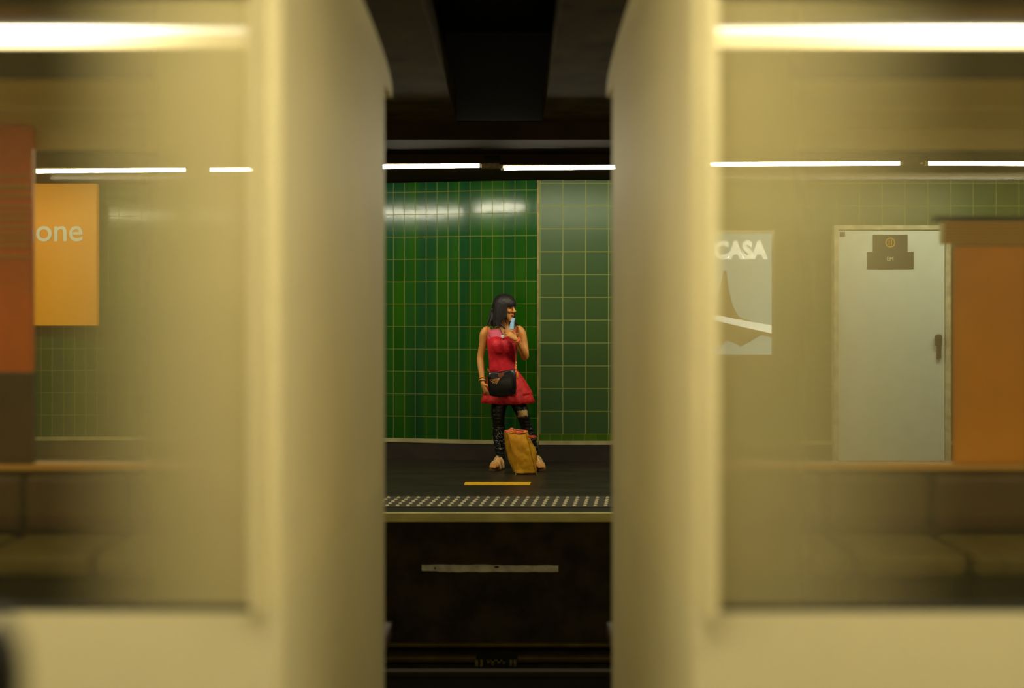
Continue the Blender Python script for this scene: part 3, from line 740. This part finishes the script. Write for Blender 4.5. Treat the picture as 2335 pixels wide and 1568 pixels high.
# dress: bodice shell with bust cups, flared skirt with two ruffles, thin straps
def shell(name, rings, m, th=.004, n=None, par=None, cap=False):
    bm = bmesh.new(); loft(bm, rings, cap=cap); o = kid(name, bm, m, par=par)
    so = o.modifiers.new('thick', 'SOLIDIFY'); so.thickness = th; so.offset = 1; return o
bod = []
rows = [(769, 1146, 33.5, .094, 0), (777, 1146, 34, .1, -.002), (790, 1146, 32.5, .104, -.003), (803, 1146.5, 31, .100, 0), (822, 1147, 29.6, .093, 0), (840, 1147.5, 29.2, .091, 0), (850, 1149, 31, .095, .002)]
for j, ring in enumerate(trings(rows, .006, 48)):
    py = rows[j][0]; out = []
    for p_ in ring:
        q_ = p_.copy()
        if q_.y < PD:
            for cx in (1131, 1160):
                c_ = W(cx, 787, -.07); d_ = math.hypot((p_.x-c_.x)/.062, (p_.z-c_.z)/.062); q_.y -= max(0, 1-d_*d_)**.7*.062
            if j == 0: q_.z += .016*math.cos(min(1, abs(abs(p_.x-W(1145.5, 0).x)-.06)/.06)*PI/2) - .008
        out.append(q_)
    bod.append(out)
kid_bod = shell('bodice', bod, M['red'])
def ruffle(rows, n=96, f1=9, amp=.08):
    R = []
    for j, (py, cx, hw, hd, dy) in enumerate(rows):
        u = j/(len(rows)-1); c = W(cx, py, dy); r_ = []
        for i in range(n):
            t = 2*PI*i/n; k = 1 + amp*u*(math.sin(f1*t+.7)*.6 + math.sin((f1+4)*t)*.4)
            r_.append(c + Vector((math.cos(t)*hw*sc*k, math.sin(t)*hd*k, .004*math.sin(f1*t)*u)))
        R.append(r_)
    return R
shell('skirt', ruffle([(843, 1148, 31, .098, 0), (853, 1150, 36, .112, 0), (866, 1153, 42, .13, 0), (880, 1155, 47.5, .145, 0), (893, 1157, 52, .158, 0), (899, 1157, 53.5, .162, 0)]), M['red_skirt'])
shell('hem_ruffle', ruffle([(888, 1156, 49, .15, 0), (897, 1157, 53, .162, 0), (907, 1157.5, 56, .172, 0), (918, 1157.5, 58.5, .18, 0)], f1=11, amp=.07), M['red_skirt'])
# lilac under-top seen above the bodice
ur = [(750, 1147, 22, .066, .005), (757, 1146, 33, .081, .005), (769, 1146, 34.5, .094, 0), (780, 1146, 33.2, .101, -.003)]
ur2 = []
for a, b in zip(ur, ur[1:]):
    for k in range(8): ur2.append(tuple(p_+(q_-p_)*k/8 for p_, q_ in zip(a, b)))
under = trings(ur2 + [ur[-1]], .005, 120)
bm = bmesh.new(); loft(bm, under, cap=False)
kill = []
for v in bm.verts:
    py = YH+(H-v.co.z)*F/PD; px = v.co.x*F/PD+CX
    arm = px < 1113+max(0, 770-py)*.12 or px > 1178-max(0, 770-py)*.1
    neck = v.co.y < PD and abs(px-1157) < max(0, 771-py)*.75
    if arm or neck: kill.append(v)
bmesh.ops.delete(bm, geom=kill, context='VERTS')
u_ = kid('undershirt', bm, M['pink']); so = u_.modifiers.new('thick', 'SOLIDIFY'); so.thickness = .003; so.offset = 1
for pts in ([(1118, 768, -.092), (1115, 758, -.078), (1111, 749, -.045), (1112, 746, .0)], [(1174, 768, -.092), (1178, 757, -.075), (1178, 749, -.04), (1177, 746, .0)]):
    bm = bmesh.new(); q, r = smoothpts([W(*p) for p in pts], [.0042]*4, 4); tube(bm, q, r, 8); kid('dress_strap', bm, M['red'])

# leggings
lg = bmesh.new(); rnd = random.Random(5)
for g, ph in ((rl, 0), (ll, 1.3)):
    g2 = [(a[0], a[1], a[2], a[3]+.010) for a in g[:-2]] + [(g[-2][0], 1049, g[-2][2], .034)]
    q, r = smoothpts([W(*p[:3]) for p in g2], [p[3] for p in g2], 14)
    rings = []
    for i, (p_, rr) in enumerate(zip(q, r)):
        py = YH + (H-p_.z)*F/PD; wv = max(0, min(1, (py-955)/25))
        k = rr + wv*.0035*(math.sin(i*1.25+ph) + .6*math.sin(i*2.1+ph)) + .001*math.sin(i*.7)
        tilt = .012*math.sin(i*.9+ph)*wv
        rings.append([p_ + Vector((math.cos(2*PI*j/28)*k, math.sin(2*PI*j/28)*k, tilt*math.cos(2*PI*j/28+ph*2))) for j in range(28)])
    loft(lg, rings)
hips = trings([(868, 1153, 34.5, .104, .005), (885, 1157, 39, .115, .01), (905, 1159, 41, .115, .01), (922, 1160, 39, .10, .01)], .003)
loft(lg, hips)
kid('leggings', lg, M['legging'])
# torn knee: pale patch with frayed threads, and a sequin print on the shin
def legpt(g, px, py, out=.004):
    best = min(range(len(g)-1), key=lambda i: abs((g[i][1]+g[i+1][1])/2-py)); a, b = g[best], g[best+1]; u = max(0, min(1, (py-a[1])/(b[1]-a[1])))
    cx, dy, rr = a[0]+(b[0]-a[0])*u, a[2]+(b[2]-a[2])*u, a[3]+(b[3]-a[3])*u+.008
    dx = (px-cx)*sc; y = dy - math.sqrt(max(0.0001, rr*rr-dx*dx)) - out; return W(px, py, y)
bm = bmesh.new(); g_ = []
for j in range(5):
    row = []
    for i in range(9):
        u = i/8; px = 1181 + 21*u; py = 935 + 10*j/4 - 3*u*(1-j/4) + .8*math.sin(i*2.3+j); row.append(bm.verts.new(legpt(ll, px - (2 if j == 0 else 0), py + 4*(1-u)*(j/4))))
    g_.append(row)
for a, b in zip(g_, g_[1:]):
    for i in range(8): bm.faces.new((a[i], a[i+1], b[i+1], b[i]))
tp = kid('torn_knee_patch', bm, M['strap']); so = tp.modifiers.new('thick', 'SOLIDIFY'); so.thickness = .003
bm = bmesh.new()
for k in range(14):
    px = 1179 + k*1.9; p0 = legpt(ll, px, 946 - k*.25, .006); p1 = legpt(ll, px+rnd.uniform(-2, 2), 949 - k*.3 + rnd.uniform(0, 3), .008); tube(bm, [p0, (p0+p1)/2 + Vector((.003, 0, 0)), p1], .0013, 5)
kid('frayed_thread', bm, M['strap'])['kind'] = 'stuff'
bm = bmesh.new()
for k in range(70):
    px, py = 1138+rnd.gauss(0, 4.2), rnd.uniform(972, 1022); p_ = legpt(rl, px, py, .004); blob(bm, p_, (.0035, .002, .0035), 6)
for k in range(22):
    px, py = 1211+rnd.gauss(0, 3), rnd.uniform(985, 1005); p_ = legpt(ll, px, py, .004); blob(bm, p_, (.0035, .002, .0035), 6)
kid('sequin', bm, M['print'])['kind'] = 'stuff'

# sandals
for heel, f, s, sd in FEET:
    bm = bmesh.new(); top, bot = [], []
    prof_ = [(-.045, .0), (-.035, .024), (0, .034), (.06, .036), (.12, .048), (.17, .05), (.205, .034), (.215, 0)]
    ol = [(u, w_) for u, w_ in prof_] + [(u, -w_) for u, w_ in reversed(prof_[1:-1])]
    loft(bm, [[Vector((heel.x, heel.y, 0)) + f*u + s*w_ + Vector((0, 0, z)) for u, w_ in ol] for z in (.002, .016)])
    sa = kid('sandal_sole', bm, M['sole'], smooth=False)
    for u, hh in ((.055, .088), (.12, .050)):
        bm = bmesh.new(); c_ = Vector((heel.x, heel.y, 0)) + f*u
        tube(bm, [c_ + s*.047*math.cos(PI*k/10) + Vector((0, 0, .022+(hh+.006)*math.sin(PI*k/10))) for k in range(11)], .017, 8, flat=.25, up=f); kid('sandal_strap', bm, M['strap'], par=sa)
    bm = bmesh.new(); c_ = Vector((heel.x, heel.y, 0)); tube(bm, [c_ + f*.055 + Vector((0, 0, .115)), c_ + f*.09 + Vector((0, 0, .095)), c_ + f*.155 + Vector((0, 0, .05))], [.006, .008, .007], 8); kid('toe_strap', bm, M['strap'], par=sa)

# jewellery
bm = bmesh.new(); q, r = smoothpts([W(1137, 744, -.075), W(1142, 753, -.098), W(1147, 763, -.115), W(1150, 758, -.11), W(1153, 748, -.085)], [.0028]*5, 5); tube(bm, q, r, 6)
nk = kid('necklace', bm, M['black'])
bm = bmesh.new(); c_ = W(1147, 767, -.122)
for sx in (-1, 1): blob(bm, c_ + Vector((sx*.008, 0, .006)), (.012, .006, .012), 12)
loft(bm, [[c_+Vector((-.018, y, .004)), c_+Vector((.018, y, .004)), c_+Vector((0, y, -.024))] for y in (-.005, .005)]); kid('heart_pendant', bm, M['white'], par=nk)
def ring3(c, ax, R_, r_, m, name, n=20):
    ax = Vector(ax).normalized(); u = ax.orthogonal().normalized(); v = ax.cross(u); bm = bmesh.new()
    tube(bm, [c + (u*math.cos(2*PI*k/n) + v*math.sin(2*PI*k/n))*R_ for k in range(n+1)], r_, 8, up=ax, cap=False); kid(name, bm, m)
wd = W(1101, 873, -.07)-W(1098, 848, -.03)
ring3(W(1099, 861, -.05), wd, .029, .0055, M['gold'], 'bracelet'); ring3(W(1099.5, 866, -.06), wd, .028, .0065, M['strap'], 'bracelet')
ring3(W(1178, 774, -.192), W(1176, 772, -.2)-W(1186, 789, -.15), .031, .006, M['coral'], 'bracelet'); ring3(W(1179, 777, -.186), W(1176, 772, -.2)-W(1186, 789, -.15), .031, .005, M['coral'], 'bracelet')

# face mask hanging from her hand under the chin
mk_ = thing('face_mask', 'pale blue surgical mask dangling by the chin above the raised hand', 'face mask', W(1167, 748, -.17))
bm = bmesh.new(); G = []
for j in range(9):
    v = j/8; py = 723 + 27*v; row = []
    for i in range(5):
        u = i/4; px = 1161 + 6*(1-v) + (10.5-6*(1-v)+1.5*(1-v))*u; row.append(bm.verts.new(W(px + (1.5 if v < .2 else 0), py + 3*u*(1-v), -.155 - .04*v + .006*math.sin(j*2.1) - .012*math.sin(u*PI))))
    G.append(row)
for a, b in zip(G, G[1:]):
    for i in range(4): bm.faces.new((a[i], a[i+1], b[i+1], b[i]))
o = obj('mask_sheet', bm, M['mask'], mk_, smooth=True); so = o.modifiers.new('thick', 'SOLIDIFY'); so.thickness = .003
bm = bmesh.new(); q, r = smoothpts([W(1170, 725, -.155), W(1165, 731, -.10), W(1158, 727, -.06)], [.0016]*3, 5); tube(bm, q, r, 6); obj('ear_loop', bm, M['white'], mk_, smooth=True)

# black crossbody bag
hbg = thing('handbag', 'black leather crossbody bag with a golden tassel, hanging in front of the red skirt', 'handbag', W(1145, 897, -.2))
sec = [(846, 1114.5, 1172, .030, 0), (847.5, 1114, 1174, .034, 0), (855, 1113.5, 1176, .044, 0), (868, 1113.5, 1177, .052, 0), (882, 1114.5, 1177.5, .052, 0), (892, 1116, 1176, .044, 0), (898, 1119, 1168, .03, 0), (899.5, 1124, 1160, .015, 0)]
rings = []
for j, (py, xl, xr, th, _) in enumerate(sec):
    r_ = []
    for i in range(36):
        t = 2*PI*i/36; cx, hw = (xl+xr)/2, (xr-xl)/2
        c0 = math.copysign(abs(math.cos(t))**.5, math.cos(t)); s0 = math.copysign(abs(math.sin(t))**.8, math.sin(t))
        px = cx + hw*c0; rise = -8*max(0, (px-1145)/32) if j < 3 else (-3*max(0, (px-1145)/32) if j < 5 else 0)
        wrk = .006*math.sin(px*.23+j*1.1) if s0 < -.2 else 0
        r_.append(W(px, py+rise+1.0*math.sin(px*.15), -.235 + th*s0 - wrk))
    rings.append(r_)
bm = bmesh.new(); loft(bm, rings); bg = obj('bag_body', bm, M['leather'], hbg, smooth=True)
bm = bmesh.new(); loft(bm, [[W(1136, 848, y), W(1149, 846, y), W(1150, 853, y-.006), W(1141, 857, y-.008), W(1137, 855, y-.006)] for y in (-.296, -.284)]); obj('clasp_tab', bm, M['brown_l'], hbg, bev=.002)
ts_ = bmesh.new()
for k, (ex, ey) in enumerate(((1119, 862), (1122, 865), (1125, 868), (1129, 869), (1133, 870))): tube(ts_, [W(1140, 858, -.30), W((1140+ex)/2, (858+ey)/2, -.308), W(ex, ey, -.305)], [.003, .004, .0055], 8, flat=.5)
obj('tassel', ts_, M['tassel'], hbg, smooth=True)
bm = bmesh.new(); blob(bm, W(1118.5, 848.5, -.27), (.008, .006, .008), 10); obj('stud', bm, M['white'], hbg, smooth=True)
# strap over the shoulder, chain links at both ends
bm = bmesh.new(); q, r = smoothpts([W(1176, 820, -.15), W(1176.5, 800, -.145), W(1178, 775, -.15), W(1179, 760, -.105), W(1180, 748, -.05), W(1179, 744, .0), W(1176, 750, .07)], [.009]*7, 5); tube(bm, q, r, 8, flat=.3, up=(0, 1, 0)); obj('shoulder_strap', bm, M['brown_l'], hbg, smooth=True)
def link(c, ax, horiz):
    bm = bmesh.new(); ax = Vector(ax).normalized(); u = Vector((1, 0, 0)) if horiz else Vector((0, 1, 0)); n = 12
    tube(bm, [c + ax*.011*math.cos(2*PI*k/n) + u*.006*math.sin(2*PI*k/n) for k in range(n+1)], .002, 6, cap=False); return bm
for k in range(8):
    u = k/7; a_, b_ = W(1176, 821, -.16), W(1176, 842, -.22); obj('chain_link', link(a_.lerp(b_, u), b_-a_, k % 2), M['gold'], hbg, smooth=True)
for k in range(4):
    u = k/3; a_, b_ = W(1113.5, 838, -.14), W(1115, 847, -.22); obj('chain_link', link(a_.lerp(b_, u), b_-a_, k % 2), M['gold'], hbg, smooth=True)
bm = bmesh.new(); c_ = W(1178.5, 762, -.135); tube(bm, [c_ + Vector((.01*math.cos(2*PI*k/14), -.004, .014*math.sin(2*PI*k/14))) for k in range(15)], .003, 6, cap=False); obj('strap_ring', bm, M['gold'], hbg, smooth=True)
bm = bmesh.new(); tube(bm, [W(1179, 845, -.24), W(1179.5, 850, -.245), W(1180, 854, -.245), W(1180, 857, -.245)], [.006, .012, .009, .012], 12); obj('charm', bm, mat('amber', (226, 130, 20), .3), hbg, smooth=True)

# mustard tote bag on the floor in front of her left foot
TB = 9.95
def T(px, py, dy=0.): v = P(px, py, TB); v.y += dy; return v
tt = thing('tote_bag', 'mustard yellow tote bag with coral handles standing on the floor by her feet', 'tote bag', T(1198, 1078))
# rows: z level -> four plan corners (front-left, front-right, back-right, back-left): px, dy
def tz(py): return P(0, py, TB).z
rows = [  # py(level), FL(px, dy), FR, BR, BL
    (984, (1158, -.05), (1201, -.045), (1203, .06), (1150, .07)),
    (996, (1161, -.06), (1203, -.05), (1206, .07), (1150.5, .08)),
    (1010, (1165, -.07), (1207, -.055), (1212, .075), (1152.5, .08)),
    (1025, (1169, -.075), (1210, -.055), (1221, .08), (1154.5, .08)),
    (1038, (1173, -.075), (1213, -.055), (1225, .08), (1157, .08)),
    (1052, (1175, -.075), (1217, -.055), (1223.5, .08), (1160.5, .08)),
    (1064, (1176, -.08), (1220, -.055), (1222, .08), (1166, .08)),
    (1074, (1176, -.085), (1222, -.055), (1223, .075), (1171, .075)),
    (1079, (1176, -.09), (1222, -.05), (1222, .07), (1172, .07))]
def side(a, b, bulge, n=10):
    out = []
    d_ = Vector((b[0]-a[0], (b[1]-a[1])*F/TB)); nrm = Vector((d_.y, -d_.x)).normalized()
    for k in range(n):
        u = k/n; w_ = math.sin(u*PI)*bulge; out.append((a[0]+(b[0]-a[0])*u + nrm.x*w_, a[1]+(b[1]-a[1])*u + nrm.y*w_*TB/F))
    return out
rings = []
for j, (py, FL, FR, BR, BL) in enumerate(rows):
    sw = math.sin(min(1, j/7)*PI)
    pl = side(FL, FR, 2.5*sw) + side(FR, BR, .5) + side(BR, BL, 1.0) + side(BL, FL, .5)
    zj = max(.004, tz(py)) if j < len(rows)-1 else .002
    rings.append([Vector(((px-CX)*TB/F, TB+dy, zj + (-.012*math.sin(PI*k/10) if (j == 0 and k < 10) else 0) + (.008*math.sin(PI*(k-20)/10) if j == 0 and 20 <= k < 30 else 0))) for k, (px, dy) in enumerate(pl)])
bm = bmesh.new(); loft(bm, rings, cap=False); bm.faces.new([v for v in list(bm.verts)[-40:]])
tb_ = obj('bag_body', bm, M['tote'], tt, smooth=True)
ss_ = tb_.modifiers.new('sub', 'SUBSURF'); ss_.levels = 1; ss_.render_levels = 2
dp = tb_.modifiers.new('dents', 'DISPLACE'); tx_ = bpy.data.textures.new('dents', 'CLOUDS'); tx_.noise_scale = .09; dp.texture = tx_; dp.strength = .022; dp.texture_coords = 'LOCAL'
so = tb_.modifiers.new('thick', 'SOLIDIFY'); so.thickness = .004; so.offset = -1
for idx in (0, 10, 20, 30):
    bm = bmesh.new(); tube(bm, [r_[idx] for r_ in rings], .0042, 8); obj('piping', bm, M['tote_pipe'], tt, smooth=True)
rim = rings[0]
bm = bmesh.new(); tube(bm, [p_ + Vector((0, 0, .002)) for p_ in rim] + [rim[0] + Vector((0, 0, .002))], .005, 8, cap=False); obj('rim', bm, M['coral'], tt, smooth=True)
bm = bmesh.new(); bm.faces.new([bm.verts.new(p_*1 + Vector((0, 0, -.03))) for p_ in [rim[0]*.93+rim[20]*.07, rim[10]*.93+rim[30]*.07, rim[20]*.93+rim[0]*.07, rim[30]*.93+rim[10]*.07]]); o = obj('lining', bm, M['coral'], tt)
for pts in ([(1156, 985, -.03), (1160, 980, -.02), (1168, 976, .0), (1176, 983, .0), (1183, 989, -.02), (1190, 991, -.03)], [(1170, 990, .0), (1182, 985, .03), (1190, 987, .04), (1196, 991, .03)],
            [(1202, 992, .0), (1210, 994, .0), (1218, 994, .0), (1222, 996, .01), (1217, 998, .02), (1206, 997, .03)]):
    bm = bmesh.new(); q, r = smoothpts([T(*p) for p in pts], [.0085]*len(pts), 5); tube(bm, q, r, 8, flat=.6); obj('handle', bm, M['coral'], tt, smooth=True)
